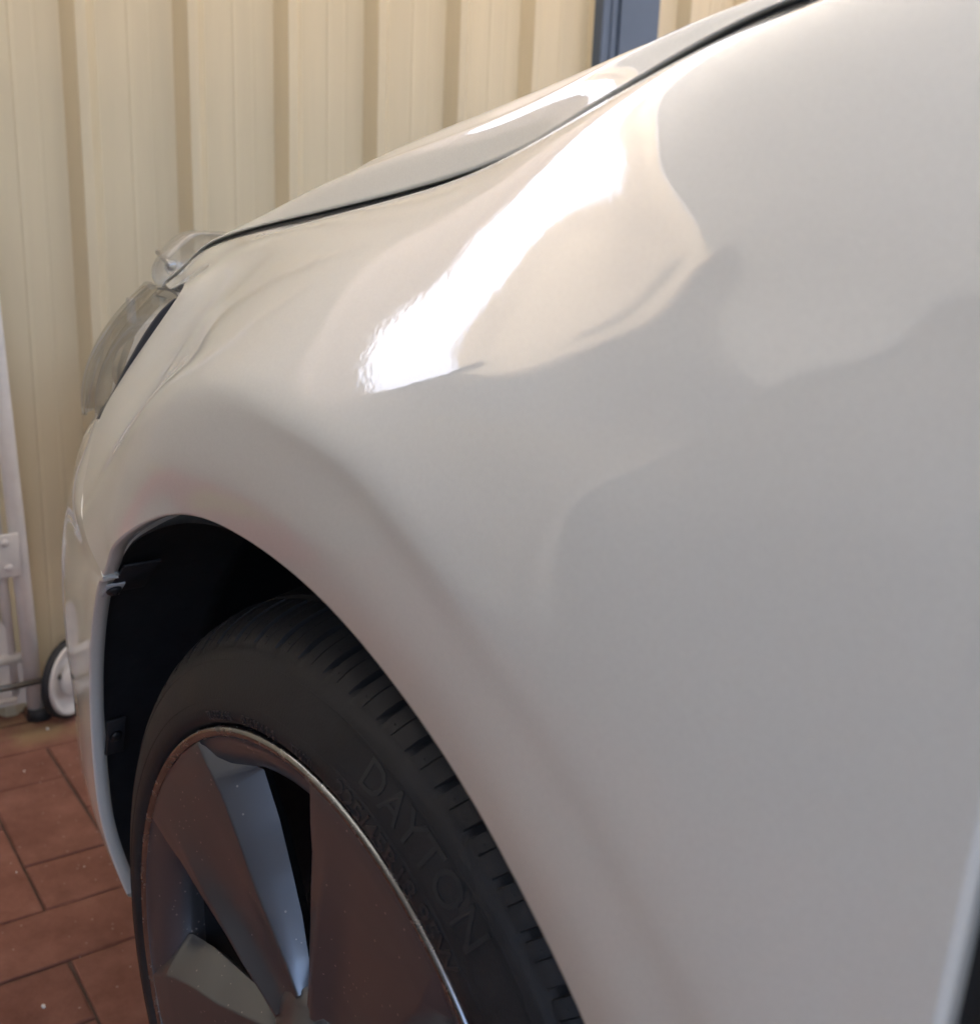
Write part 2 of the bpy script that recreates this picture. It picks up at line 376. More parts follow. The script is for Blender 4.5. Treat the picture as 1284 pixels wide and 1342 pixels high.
# --- fender: rows from the wheel-arch edge up to the bonnet gap, columns from front to rear
FG = [
    [(-0.2430, -0.0180, 0.6180), (-0.2186, -0.0222, 0.6385), (-0.1950, -0.0260, 0.6557), (-0.1020, -0.0285, 0.6986), (0.0000, -0.0290, 0.7100), (0.0677, -0.0297, 0.7021), (0.1327, -0.0300, 0.6826), (0.1935, -0.0305, 0.6532), (0.2481, -0.0310, 0.6137), (0.3343, -0.0310, 0.5110), (0.3855, -0.0300, 0.3720), (0.3940, -0.0280, 0.2500)],   # arch edge
    [(-0.2850, -0.0130, 0.6320), (-0.2427, -0.0182, 0.6596), (-0.2004, -0.0235, 0.6871), (-0.1062, -0.0335, 0.7285), (0.0000, -0.0373, 0.7430), (0.0738, -0.0388, 0.7365), (0.1450, -0.0393, 0.7164), (0.2110, -0.0393, 0.6835), (0.2700, -0.0393, 0.6397), (0.3637, -0.0393, 0.5280), (0.4010, -0.0380, 0.3900), (0.4090, -0.0340, 0.2620)],   # flare
    [(-0.3180, -0.0045, 0.6450), (-0.2625, -0.0105, 0.6805), (-0.2070, -0.0165, 0.7160), (-0.1160, -0.0315, 0.7525), (0.0000, -0.0393, 0.7740), (0.0800, -0.0423, 0.7710), (0.1570, -0.0433, 0.7510), (0.2350, -0.0433, 0.7060), (0.2910, -0.0433, 0.6660), (0.3880, -0.0428, 0.5450), (0.4070, -0.0425, 0.4200), (0.4190, -0.0380, 0.2750)],   # flare crease
    [(-0.3320, 0.0015, 0.6520), (-0.2715, -0.0050, 0.6885), (-0.2110, -0.0115, 0.7250), (-0.1180, -0.0285, 0.7630), (0.0000, -0.0388, 0.7860), (0.0830, -0.0435, 0.7830), (0.1620, -0.0454, 0.7650), (0.2380, -0.0452, 0.7240), (0.2980, -0.0456, 0.6840), (0.3910, -0.0453, 0.5700), (0.4080, -0.0435, 0.4450), (0.4195, -0.0395, 0.3100)],   # above crease
    [(-0.3470, 0.0080, 0.6620), (-0.2805, 0.0025, 0.7000), (-0.2140, -0.0011, 0.7380), (-0.1200, -0.0167, 0.7790), (0.0000, -0.0302, 0.8030), (0.0860, -0.0339, 0.8030), (0.1700, -0.0359, 0.7980), (0.2360, -0.0397, 0.7850), (0.3100, -0.0435, 0.7600), (0.3980, -0.0457, 0.6900), (0.4100, -0.0449, 0.6200), (0.4205, -0.0430, 0.5000)],   # lower side
    [(-0.3640, 0.0210, 0.6860), (-0.2915, 0.0155, 0.7215), (-0.2190, 0.0154, 0.7570), (-0.1220, 0.0045, 0.7980), (0.0000, -0.0089, 0.8250), (0.0900, -0.0124, 0.8300), (0.1760, -0.0179, 0.8300), (0.2400, -0.0243, 0.8250), (0.3150, -0.0316, 0.8200), (0.4040, -0.0394, 0.7900), (0.4130, -0.0425, 0.7400), (0.4210, -0.0465, 0.6600)],   # mid side
    [(-0.3580, 0.0395, 0.7350), (-0.2925, 0.0363, 0.7625), (-0.2270, 0.0400, 0.7900), (-0.1300, 0.0318, 0.8250), (0.0020, 0.0164, 0.8500), (0.0950, 0.0123, 0.8580), (0.1880, -0.0002, 0.8600), (0.2500, -0.0083, 0.8590), (0.3200, -0.0176, 0.8600), (0.4060, -0.0266, 0.8500), (0.4160, -0.0331, 0.8300), (0.4230, -0.0400, 0.8000)],   # upper side
    [(-0.2760, 0.0650, 0.8230), (-0.2480, 0.0690, 0.8345), (-0.2200, 0.0764, 0.8460), (-0.1160, 0.0693, 0.8680), (0.0120, 0.0497, 0.8790), (0.1050, 0.0354, 0.8840), (0.2050, 0.0152, 0.8880), (0.2620, 0.0034, 0.8900), (0.3330, -0.0075, 0.8930), (0.4060, -0.0123, 0.8955), (0.4180, -0.0142, 0.8960), (0.4260, -0.0165, 0.8970)],   # crest
    [(-0.4000, 0.1170, 0.8220), (-0.3575, 0.1175, 0.8375), (-0.3150, 0.1162, 0.8530), (-0.1550, 0.1002, 0.8800), (0.0200, 0.0850, 0.9020), (0.1100, 0.0676, 0.9150), (0.2060, 0.0439, 0.9280), (0.2660, 0.0277, 0.9340), (0.3350, 0.0171, 0.9380), (0.3970, 0.0165, 0.9430), (0.4140, 0.0175, 0.9450), (0.4270, 0.0180, 0.9460)],   # upper
    [(-0.4800, 0.1460, 0.8200), (-0.4250, 0.1435, 0.8390), (-0.3700, 0.1410, 0.8580), (-0.1850, 0.1259, 0.8840), (0.0160, 0.1119, 0.9105), (0.1120, 0.0940, 0.9315), (0.2040, 0.0749, 0.9520), (0.2620, 0.0650, 0.9610), (0.3160, 0.0560, 0.9680), (0.3840, 0.0560, 0.9750), (0.4090, 0.0560, 0.9780), (0.4280, 0.0560, 0.9800)],   # crown
    [(-0.5450, 0.1700, 0.8150), (-0.4825, 0.1650, 0.8360), (-0.4200, 0.1600, 0.8570), (-0.2200, 0.1450, 0.8840), (0.0100, 0.1300, 0.9140), (0.1060, 0.1175, 0.9385), (0.2000, 0.1050, 0.9655), (0.2520, 0.1020, 0.9750), (0.3020, 0.1000, 0.9800), (0.3700, 0.1000, 0.9860), (0.4050, 0.1000, 0.9890), (0.4290, 0.1000, 0.9910)],   # bonnet gap
]
FP = loft(FG, 7, 10)
# the strip behind the arch simply carries the side section on to the door gap
c0, c1 = FP[:, 90], FP[:, 80]
for j in range(91, FP.shape[1]):
    z = FP[:, j, 2]; x = FP[:, j, 0]
    y0 = np.interp(z, c0[:, 2], c0[:, 1]); x0 = np.interp(z, c0[:, 2], c0[:, 0]); y1 = np.interp(z, c1[:, 2], c1[:, 1]); x1 = np.interp(z, c1[:, 2], c1[:, 0])
    sl_ = np.clip((y0 - y1) / np.maximum(x0 - x1, .02), -.06, .06)
    w_ = np.clip(np.arange(len(z)) / 16.0, 0, 1); w_ = w_ * w_ * (3 - 2 * w_)
    FP[:, j, 1] = FP[:, j, 1] * (1 - w_) + (y0 + sl_ * (x - x0)) * w_
fender = part('fender', grid_mesh('fender', FP), M['paint'])

def roll(name, edge, offs, material, parent):
    """strip that rolls a panel edge away: offs = list of vectors (or arrays) added to the edge"""
    P = np.stack([edge + np.asarray(o) for o in offs]); return part(name, grid_mesh(name, P), material, parent)
# wheel-arch return flange
e = FP[0]; rad = e * np.array([1, 0, 1]) - np.array([0, 0, WC[2]]); rad /= np.linalg.norm(rad, axis=1)[:, None]
Y = np.array([0, 1, 0])
def flange(edge, wid):
    rd = edge * np.array([1, 0, 1]) - np.array([0, 0, WC[2]]); rd /= np.linalg.norm(rd, axis=1)[:, None]
    return [0 * edge, -rd * 0.0012 + Y * 0.0004, -rd * 0.0018 + Y * 0.0018, -rd * 0.0016 + Y * 0.006, -rd * 0.0005 + Y * wid, rd * 0.004 + Y * (wid + 0.001)]
roll('arch_flange', e, flange(e, 0.0115), M['paint'], fender)
# edge rolled down into the bonnet gap, and the rolled rear edge at the door gap
e = FP[-1]
roll('gap_edge', e, [0 * e, e * 0 + np.array([0, .0012, -.0008]), e * 0 + np.array([0, .0018, -.003]), e * 0 + np.array([0, .0018, -.016])], M['paint'], fender)
e = FP[:, -1]
roll('door_edge', e, [0 * e, e * 0 + np.array([.0016, .0006, 0]), e * 0 + np.array([.0026, .0022, 0]), e * 0 + np.array([.003, .005, 0]), e * 0 + np.array([.003, .02, 0])], M['paint'], fender)
e = FP[:, 0]
roll('front_edge', e, [0 * e, e * 0 + np.array([-.0008, .0006, 0]), e * 0 + np.array([-.001, .002, 0]), e * 0 + np.array([-.001, .014, -.004])], M['paint'], fender)

# --- bonnet
GE = FP[-1]                              # gap curve
xs = GE[:, 0]
rise = spline([-.545, -.42, -.32, -.22, -.12, -.03, .06, .15, .25, .45], np.array([.000, .004, .0179, .0394, .0496, .0531, .0500, .0330, .012, -.01])[:, None], xs)[:, 0]
rows = []
fr_ = np.interp(xs, [.05, .17, .25], [1, .75, .25]); gs_ = np.interp(xs, [-.10, .08, .20], [.95, 1, .88])
def hrow(dy, k, dz=0.0, dx=0.0): return np.stack([xs + dx, GE[:, 1] + dy, GE[:, 2] + rise * k + min(dz, .006) * gs_ + max(0, dz - .006) * fr_], axis=1)
wf = np.clip((-xs - .05) / .5, 0, 1) ** 1.5
def hr(dy, k, dz, fwd=0.0): return hrow(dy, k, dz) + np.stack([-fwd * wf, 0 * xs, 0 * xs], axis=1)
HG = [hr(.018, 0, .0055), hr(.0066, 0, .0055), hr(.0050, 0, .0058), hr(.0042, .01, .0068), hr(.0052, .05, .0078), hr(.014, .442, .0092), hr(.030, .56, .0095, .01), hr(.052, .889, .0085, .03), hr(.085, 1.02, .009, .06),
      hr(.16, 1.45, .010, .11), hr(.33, 1.5, .014, .18), hr(.72, 1.6, .030, .23)]
mir = [np.stack([h[:, 0], 1.74 - h[:, 1], h[:, 2]], axis=1) for h in HG[::-1]]
HP = loft(np.array(HG + mir)[:, ::3], 4, 3)
bonnet = part('bonnet', grid_mesh('bonnet', HP), M['paint'])
P = np.stack([GE + np.array([0, .0024, -.012]), GE + np.array([0, .0026, -.0035]), GE + np.array([0, .0048, .0010]), GE + np.array([0, .0068, .0045]), GE + np.array([0, .012, .0052])])
part('gap_seal', grid_mesh('gap_seal', P), M['seal'], bonnet)  # dark strip standing in for the shade of the bonnet gap
# front roll of the bonnet
e = HP[:, 0]
roll('bonnet_nose', e, [0 * e, e * 0 + np.array([-.010, 0, -.006]), e * 0 + np.array([-.016, 0, -.016]), e * 0 + np.array([-.016, 0, -.035])], M['paint'], bonnet)

# --- front bumper: rows from the headlight down, columns from the arch / seam forward
B0 = [(-.376, .035, .712), (-.350, .010, .660), (-.305, -.0075, .6385), (-.243, -.018, .618), (-.290, -.010, .573), (-.331, -.001, .517), (-.362, .007, .453), (-.379, .013, .390), (-.386, .021, .312), (-.378, .037, .241)]
B1 = [(-.470, .067, .690), (-.495, .056, .655), (-.512, .052, .615), (-.524, .050, .587), (-.540, .050, .550), (-.546, .050, .525), (-.547, .050, .457), (-.534, .050, .401), (-.530, .052, .313), (-.500, .062, .250)]
B0 = np.array(B0); B1 = np.array(B1)
# sort out the seam: put the bumper edge 2.5 mm ahead of the fender edge
B0s = B0.copy(); B0s[:3, 0] -= 0.0022; B0s[:3, 1] += .0004; B0s[3] += np.array([-.001, 0, -.0025])
Bm = B0 * .5 + B1 * .5 + np.array([0, -.0035, 0])
def adv(dx, dy, dz=0): return B1 + np.array([dx, dy, dz])
BG = [B0s, B0s * .78 + B1 * .22 + np.array([0, -.0028, 0]), Bm, B1, adv(-.075, .031), adv(-.14, .068), adv(-.22, .15), adv(-.30, .36), adv(-.345, .82), adv(-.30, 1.28), adv(-.20, 1.50), adv(-.03, 1.62)]
BP = loft(BG, 6, 6)
for j in range(19, BP.shape[1]):
    e_ = BP[0, j] * np.array([1, 0, 1]) - np.array([0, 0, WC[2]]); r_ = np.linalg.norm(e_); sh_ = e_ / r_ * (.3862 - r_) * min(1, (j - 18) / 2.0)
    for k in range(10): BP[k, j] += sh_ * (1 - k / 10.0) ** 1.5
bumper = part('front_bumper', grid_mesh('front_bumper', BP), M['paint'])
e = BP[0][18:]
roll('arch_flange', e, flange(e, 0.0125), M['paint'], bumper)
e = BP[0][:19]
roll('seam_edge', e, [0 * e, e * 0 + np.array([.0010, .0004, 0]), e * 0 + np.array([.0016, .0016, 0]), e * 0 + np.array([.0016, .012, -.003])], M['paint'], bumper)
e = BP[:, -1]
roll('lower_edge', e, [0 * e, e * 0 + np.array([0, .002, -.004]), e * 0 + np.array([.004, .010, -.007]), e * 0 + np.array([.02, .04, -.007])], M['paint'], bumper)

# --- headlight
HE = np.array([(-.279, .067, .8215), (-.297, .0565, .8025), (-.332, .0465, .7625), (-.355, .0415, .735), (-.3775, .037, .7125)])      # rear edge, top to bottom
HT = np.array([(-.345, .090, .823), (-.378, .073, .792), (-.402, .062, .755), (-.418, .058, .725), (-.432, .056, .701)])
HF = np.array([(-.455, .126, .818), (-.468, .100, .786), (-.487, .083, .748), (-.497, .077, .716), (-.492, .074, .692)])
HN = np.array([(-.565, .195, .808), (-.58, .166, .772), (-.588, .145, .735), (-.585, .135, .705), (-.565, .122, .685)])
HM = np.array([(-.64, .30, .795), (-.66, .27, .76), (-.67, .25, .725), (-.665, .235, .698), (-.65, .22, .678)])
HL = loft([HE, HT, HF, HN, HM], 8, 8)
headlight = empty('headlight', (0, 0, 0), car)
lens = part('lens', grid_mesh('lens', HL), M['lens'], headlight)
hb = HL + np.array([.007, .013, -.002])
part('reflector_bowl', grid_mesh('reflector_bowl', hb), M['housing'], headlight)
e = HL[0]
P = np.stack([e + np.array([0.0015, .004, 0]), e + np.array([.0005, -.0016, 0]), e + np.array([-.0045, -.0022, -.0005]), e + np.array([-.0085, -.0006, -.001]), e + np.array([-.0095, .006, -.002]), e + np.array([-.012, .022, -.004])])
part('lens_seal', grid_mesh('lens_seal', P), M['housing_dark'], headlight)
e = HL[:, 0]
P = np.stack([e + np.array([0, 0, .0015]), e + np.array([0, -.001, -.002]), e + np.array([0, -.0012, -.007]), e + np.array([0, .02, -.008])])
part('lens_seal', grid_mesh('lens_seal', P), M['housing_dark'], headlight)
# projector tube seen through the lens
part('projector', revolve('projector', [(.0, .0), (.024, .002), (.030, .010), (.031, .016), (.033, .017), (.033, .03)], 40, Vector((-.468, .098, .745)), Vector((.75, .45, -.1))), M['steel'], headlight)
# clear acrylic cover standing proud of the lens
M['cover'] = clear_mat('clear_cover', (0.97, 0.97, 0.96), 1.45, 0.03, 0.04)
HCV = HL[10:, :] + (np.array([-.010, -.006, .004]))
cover = part('headlight_protector', grid_mesh('headlight_protector', HCV), M['cover'])
md = cover.modifiers.new('thickness', 'SOLIDIFY'); md.thickness = 0.003
part('clip', boxm('clip', (.012, .005, .022), .0015), M['acrylic'], cover).location = HL[11, 6] + np.array([-.006, -.004, .004])

# --- clear bonnet protector along the bonnet nose
yy = np.concatenate([np.linspace(.168, .25, 9), np.linspace(.30, 1.44, 20), np.linspace(1.49, 1.572, 9)])
yc = np.minimum(yy, 1.74 - yy)
base = np.stack([np.interp(yc, [.168, .25, .36, .55, .87], [-.530, -.575, -.625, -.67, -.69]), yy, np.interp(yc, [.168, .3, .87], [.818, .816, .82])], axis=1)
endk = np.clip((yc - .160) / .05, .2, 1) ** .5
up_ = np.array([(.0, 0, -.003), (-.030, 0, -.004), (-.050, 0, .004), (-.058, 0, .016), (-.052, 0, .030), (-.034, 0, .041), (-.006, 0, .046), (.012, 0, .043)])
shape = np.stack([base + o * 1.18 * endk[:, None] for o in up_])
bprot = part('bonnet_protector', grid_mesh('bonnet_protector', shape), M['acrylic'])
md = bprot.modifiers.new('thickness', 'SOLIDIFY'); md.thickness = 0.0035
md = bprot.modifiers.new('smooth', 'SUBSURF'); md.levels = md.render_levels = 1
part('mounting_bolt', tube('mounting_bolt', [(-.596, .190, .849), (-.572, .191, .838), (-.566, .1915, .835)], [.0036, .0036, .0055], 12), M['steel'], bprot)
part('mounting_pad', tube('mounting_pad', [(-.57, .192, .836), (-.563, .193, .832)], [.008, .009], 16), M['acrylic'], bprot)

# --- dark structure inside
def edge_y(a): return float(np.interp(a, [-12, 50, 90, 120, 129, 139, 149, 157, 164.5, 179, 187, 192], [-.028, -.031, -.029, -.026, -.018, -.010, -.001, .007, .013, .021, .029, .037]))
angs = np.linspace(-12, 190, 90)
lp = [(.3862, .0105), (.3885, .0125), (.392, .022), (.398, .05), (.400, .10), (.397, .105), (.397, .118), (.401, .123), (.402, .26), (.38, .30), (.05, .31)]
LP = np.array([[pol(r + (.0016 * math.sin(a * 1.3) if .03 < y < .25 else 0), a, edge_y(a) * (1 if y < .06 else 0) + y) for a in angs] for r, y in lp])
liner = part('wheel_arch_liner', grid_mesh('wheel_arch_liner', LP), M['liner'])
part('engine_bay', boxm('engine_bay', (1.25, 1.0, .50), .02), M['black']).location = (-.0, .87, .52)  # unseen black box added to stop light leaking under the bonnet
# grey tab with a push clip, and the lower black bracket
def on_arch(o, r, deg, y, flip=0.0): o.location = pol(r, deg, y); o.rotation_euler = (0, flip - R(deg), 0); return o
on_arch(part('liner_flap', boxm('liner_flap', (.0025, .030, .050), .001), M['liner'], liner), .3850, 131, .010)
tb = on_arch(part('liner_tab', boxm('liner_tab', (.0022, .0150, .0200), .0008), M['clipgrey'], liner), .3832, 133.2, -.0035)
on_arch(part('push_clip', revolve('push_clip', [(0, .0042), (.002, .0042), (.0026, .0030), (.0042, .0030), (.0058, .0015), (.0062, 0), (.0, 0)], 24, Vector((0, 0, 0)), Vector((1, 0, 0))), M['black'], liner), .3818, 133.0, -.0035, math.pi)
on_arch(part('liner_bracket', boxm('liner_bracket', (.004, .018, .040), .0012), M['liner'], liner), .3835, 165.2, .032)
on_arch(part('push_clip', revolve('push_clip', [(0, .0030), (.0030, .0030), (.0050, .0022), (.0060, 0), (.0, 0)], 24, Vector((0, 0, 0)), Vector((1, 0, 0))), M['black'], liner), .3815, 165.0, .032, math.pi)

# --- door behind the gap
d0 = FP[:, -1] + np.array([.0135, 0, 0])
DP = np.stack([d0 + np.array([.002, .02, 0]), d0 + np.array([-.0005, .006, 0]), d0 + np.array([0, .002, 0]), d0 + np.array([.002, .0005, 0]), d0 + np.array([.02, -.001, 0]), d0 + np.array([.15, -.004, 0]), d0 + np.array([.45, -.004, .005]), d0 + np.array([.9, .0, .01])])
gs = np.stack([FP[:, -1] + np.array([.0032, .009, 0]), FP[:, -1] + np.array([.016, .009, 0])])
part('door_gap_seal', grid_mesh('door_gap_seal', gs), M['seal'])  # black strip that darkens the door gap like deep shade
part('front_door', grid_mesh('front_door', DP, True), M['paint'])

# ------------------------------------------------------------------ wheel
wheel = empty('wheel', tuple(WC), car)
def wpart(name, me, material, smooth=True):
    o = link(name, me, wheel, material, smooth); return o
# tyre profile: (radius, Y); Y grows towards the inside of the car
TP = [(.236, .018), (.2425, .012), (.2462, .0075), (.2478, .0030), (.2505, -.0004), (.2545, -.0018), (.2600, -.0014), (.2670, .0002), (.2750, .0030), (.2840, .0066), (.2915, .0102),
      (.2975, .0134), (.2983, .0150), (.3015, .0166), (.3050, .0198), (.3085, .0236), (.3118, .0282), (.3150, .0336), (.3182, .0400), (.3212, .0478), (.3232, .0545),
      (.3236, .0555), (.3160, .0565), (.3160, .0635), (.3245, .0645), (.3270, .0780), (.3290, .0920), (.3295, .0930), (.3220, .0940), (.3220, .1030), (.3299, .1040), (.3300, .1180),
      (.3299, .1300), (.3220, .1310), (.3220, .1400), (.3293, .1410), (.3260, .1670), (.3180, .1680), (.3180, .1750), (.3245, .1760), (.3205, .1970), (.3120, .2160), (.2970, .2260), (.2700, .2290), (.2450, .2170), (.2360, .20)]
TPr = np.array([t[0] for t in TP]); TPy = np.array([t[1] for t in TP])
NP = 66; step = 360.0 / NP
cols = [(-.02, 0), (.10, 1), (.55, 1), (1.00, 1), (1.12, 0), (1.8, 0), (2.86, 0), (2.90, 2), (3.00, 2), (3.04, 0), (3.9, 0)]
v = []; f = []; nprof = len(TP); ncol = NP * len(cols)
for p in range(NP):
    for off, kind in cols:
        for j, (r, y) in enumerate(TP):
            a = p * step + off
            sh = 0
            if .0166 < y < .19 and j < 41:
                sh = 3.2 * math.sin((min(y, .1) - .0166) * 13)     # grooves sweep round the tread
            if kind == 1 and 13 <= j < 21:
                dep = min(1, max(.12, (y - .0166) / .008)) * .0055
                r -= dep * .80; y += dep * .55
            if kind == 2 and 14 <= j < 21:
                r -= .0022; y += .0012
            aa = R(-(a + sh)); v.append((r * math.cos(aa), y, r * math.sin(aa)))
for i in range(ncol):
    for j in range(nprof - 1):
        f.append((i * nprof + j, i * nprof + j + 1, ((i + 1) % ncol) * nprof + j + 1, ((i + 1) % ncol) * nprof + j))
me = mesh('tyre', v, f)
tyre = wpart('tyre', me, M['rubber'])
tyre.data.set_sharp_from_angle(angle=R(38))
def sidewall_y(r): return float(np.interp(r, TPr[:20], TPy[:20]))

def arc_text(txt, a0, a1, r_in, r_out, name='sidewall_lettering', h=.0007, bold=.0):
    cu = bpy.data.curves.new('txt', 'FONT'); cu.body = txt; cu.size = 1.0; cu.extrude = 0.02; cu.offset = bold; cu.resolution_u = 3
    ob = bpy.data.objects.new('txt', cu); COL.objects.link(ob)
    dg = bpy.context.evaluated_depsgraph_get(); me0 = ob.evaluated_get(dg).to_mesh()
    co = np.array([x.co[:] for x in me0.vertices]); fs = [tuple(p.vertices) for p in me0.polygons]
    ob.evaluated_get(dg).to_mesh_clear(); bpy.data.objects.remove(ob); bpy.data.curves.remove(cu)
    x0, x1 = co[:, 0].min(), co[:, 0].max(); y0, y1 = co[:, 1].min(), co[:, 1].max()
    vv = []
    for x, y, z in co:
        a = R(a0 + (a1 - a0) * (x - x0) / (x1 - x0)); r = r_in + (r_out - r_in) * (y - y0) / (y1 - y0)
        yy = sidewall_y(r) + (.0006 if z < 0 else -h)
        vv.append((r * math.cos(a), yy, r * math.sin(a)))
    return wpart(name, mesh(name, vv, fs), M['letter'], False)
arc_text('DAYTON', 73.6, 50.0, .2715, .2890, h=.0007, bold=.004)
arc_text('225/45R18 95W', 77.0, 48.8, .2530, .2640, h=.0010, bold=.01)
arc_text('TUBELESS', 114.5, 106.0, .2510, .2575, h=.0007)
arc_text('DT6294 2-2', 102.3, 92.5, .2510, .2575, h=.0008)
arc_text('TT20TL', 88.2, 82.2, .2515, .2580, h=.0008)
# concentric mould lines, and fine ribs behind the lettering
for rr in (.2645, .2905):
    wpart('mould_line', revolve('mould_line', [(rr - .0005, sidewall_y(rr) + .0002), (rr, sidewall_y(rr) - .0005), (rr + .0005, sidewall_y(rr) + .0002)], 180, Vector((0, 0, 0)), Vector((0, 1, 0))), M['rubber'])
rv, rf = [], []
for k in range(330):
    a = R(78 - k * .22)
    if k * .22 > 72: break
    for rr, da in ((.2665, 0), (.2895, -.010)):
        for w_ in (-1, 0, 1):
            aa = a + da + w_ * .0006; rv.append((rr * math.cos(aa), sidewall_y(rr) - (.00028 if w_ == 0 else -.0002), rr * math.sin(aa)))
    b = k * 6; rf += [(b, b + 1, b + 4, b + 3), (b + 1, b + 2, b + 5, b + 4)]
o = wpart('sidewall_ribs', mesh('sidewall_ribs', rv, rf), M['rubber'], False); o['kind'] = 'stuff'
# rubber whiskers left by the mould
nv, nf = [], []
for p in range(NP):
    for off, y in ((4.55, .0300), (2.2, .0205)):
        rr = float(np.interp(y, TPy[12:21], TPr[12:21])); aa = R(-(p * step + off + 3.2 * math.sin((y - .0166) * 13)))
        n_ = Vector((math.cos(aa) * .8, -.6, math.sin(aa) * .8)); c0 = Vector((rr * math.cos(aa), y, rr * math.sin(aa))); t1 = Vector((-math.sin(aa), 0, math.cos(aa))); t2 = n_.cross(t1)
        b = len(nv)
        for t_ in range(4): nv.append(c0 - n_ * .0003 + t1 * (.0007 * math.cos(t_ * 1.571)) + t2 * (.0007 * math.sin(t_ * 1.571)))
        nv.append(c0 + n_ * .0012); nf += [(b + t_, b + (t_ + 1) % 4, b + 4) for t_ in range(4)]
o = wpart('mould_nubs', mesh('mould_nubs', nv, nf), M['rubber'], False); o['kind'] = 'stuff'

# rim: lip ring + barrel
lip = wpart('rim_lip', revolve('rim_lip', [(.2382, .0040), (.2384, .0016), (.2392, .0006), (.2410, -.0004), (.2430, -.0008), (.2450, -.0002), (.2462, .0016), (.2464, .004), (.2440, .010), (.236, .018)], 200, Vector((0, 0, 0)), Vector((0, 1, 0))), M['alloy_lip'])
wpart('rim_scoop', revolve('rim_scoop', [(.2384, .0016), (.2376, .0030), (.2330, .0042), (.2240, .0075), (.2170, .0130), (.2120, .0220), (.2100, .0330), (.2105, .0400)], 140, Vector((0, 0, 0)), Vector((0, 1, 0))), M['alloy'])
wpart('rim_barrel', revolve('rim_barrel', [(.2105, .0400), (.2110, .06), (.212, .16), (.225, .19), (.235, .2)], 100, Vector((0, 0, 0)), Vector((0, 1, 0))), M['liner'])
# brake disc and hub face deep inside
wpart('brake_disc', revolve('brake_disc', [(.02, .085), (.075, .085), (.08, .10), (.145, .10), (.147, .102), (.147, .124), (.02, .124)], 80, Vector((0, 0, 0)), Vector((0, 1, 0))), M['disc'])
# five broad spokes; each section is swept from the lip to the hub
def spoke(center):
    st = [.2383, .2360, .229, .21, .184, .15, .12, .09, .065, .045]
    hw_r = [.0735, .0735, .073, .0722, .0705, .060, .047, .038, .031, .026]     # half width on the clockwise side (crest)
    hw_l = [.0640, .0630, .0600, .0545, .0475, .041, .036, .032, .028, .024]
    yf = [.0014, .0010, .0010, .0020, .0035, .0065, .0100, .0135, .0160, .0170]  # depth of the face
    fac = [.001, .001, .009, .0255, .0260, .0235, .0200, .015, .009, .005]        # width of the sloped flank
    fdep = [.001, .001, .008, .0230, .0245, .0235, .0215, .018, .014, .012]
    rid = [.0, .0, .0, .001, .0035, .0085, .0120, .0125, .0100, .006]              # raised ridge towards the hub
    rows = []
    for i, r in enumerate(st):
        y = yf[i]; a = hw_r[i]; b = hw_l[i]; q = rid[i]; w_ = fac[i]; d_ = fdep[i]
        sec = [(-a - w_ + .014, y + d_ + .012), (-a - w_, y + d_), (-a - w_ * .5, y + d_ * .46), (-a - .0012, y + .0010), (-a, y), (-a + .0014, y - .0002),
               (-a * .55, y + q * .35), (-.002, y + q * .5 + .0001), (b * .28, y + q * .30), (b * .52, y - q * .35), (b * .60, y - q * .45), (b * .68, y - q * .35),
               (b * .84, y), (b - .0014, y), (b, y + .0004), (b + .0010, y + .0016), (b + .004, y + .012), (b + .005, y + .045)]
        row = []
        for off, yy in sec:
            rr = math.sqrt(max(r * r - off * off, (r * .25) ** 2)) if r > .2 else r * .985
            if r > .2: loc = (rr, off)
            else: loc = (r, off)
            ca, sa = math.cos(R(center)), math.sin(R(center))
            row.append((loc[0] * ca - loc[1] * sa, yy, loc[0] * sa + loc[1] * ca))
        rows.append(row)
    P = np.array(rows)
    return P
for k in range(5):
    P = spoke(140.5 - 72 * k)
    # refine along the radius
    uk = np.arange(len(P)); q = np.linspace(0, len(P) - 1, 46)
    D = np.stack([np.stack([np.interp(q, uk, P[:, j, c]) for c in range(3)], axis=1) for j in range(P.shape[1])], axis=1)
    o = wpart('spoke', grid_mesh('spoke', D, True), M['alloy']); o.data.set_sharp_from_angle(angle=R(50))
wpart('hub', revolve('hub', [(.0, .004), (.026, .005), (.030, .007), (.033, .012), (.048, .0165), (.056, .021), (.064, .05)], 60, Vector((0, 0, 0)), Vector((0, 1, 0))), M['alloy'])
for k in range(5):
    a = R(104.5 - 72 * k)
    o = wpart('wheel_nut', revolve('wheel_nut', [(0, -.018), (.007, -.018), (.0095, -.015), (.0095, 0)], 6, Vector((0, 0, 0)), Vector((0, 1, 0))), M['steel'], False)
    o.location = (.0571 * math.cos(a), .062, .0571 * math.sin(a))

# ------------------------------------------------------------------ white trolley frame standing against the fence
tr = empty('trolley', tuple(gp(0.2, -1.0)))
tag(tr, 'white steel trolley frame with a black-tyred wheel against the cream fence', 'trolley')
def tpart(name, me, material, parent=None, smooth=True):
    o = link(name, me, parent or tr, material, smooth)
    if not parent: o.matrix_parent_inverse = Matrix.Translation(-tr.location)
    return o
def tp(u, d, z): return fp(u, d, z)      # metres along / out from the fence

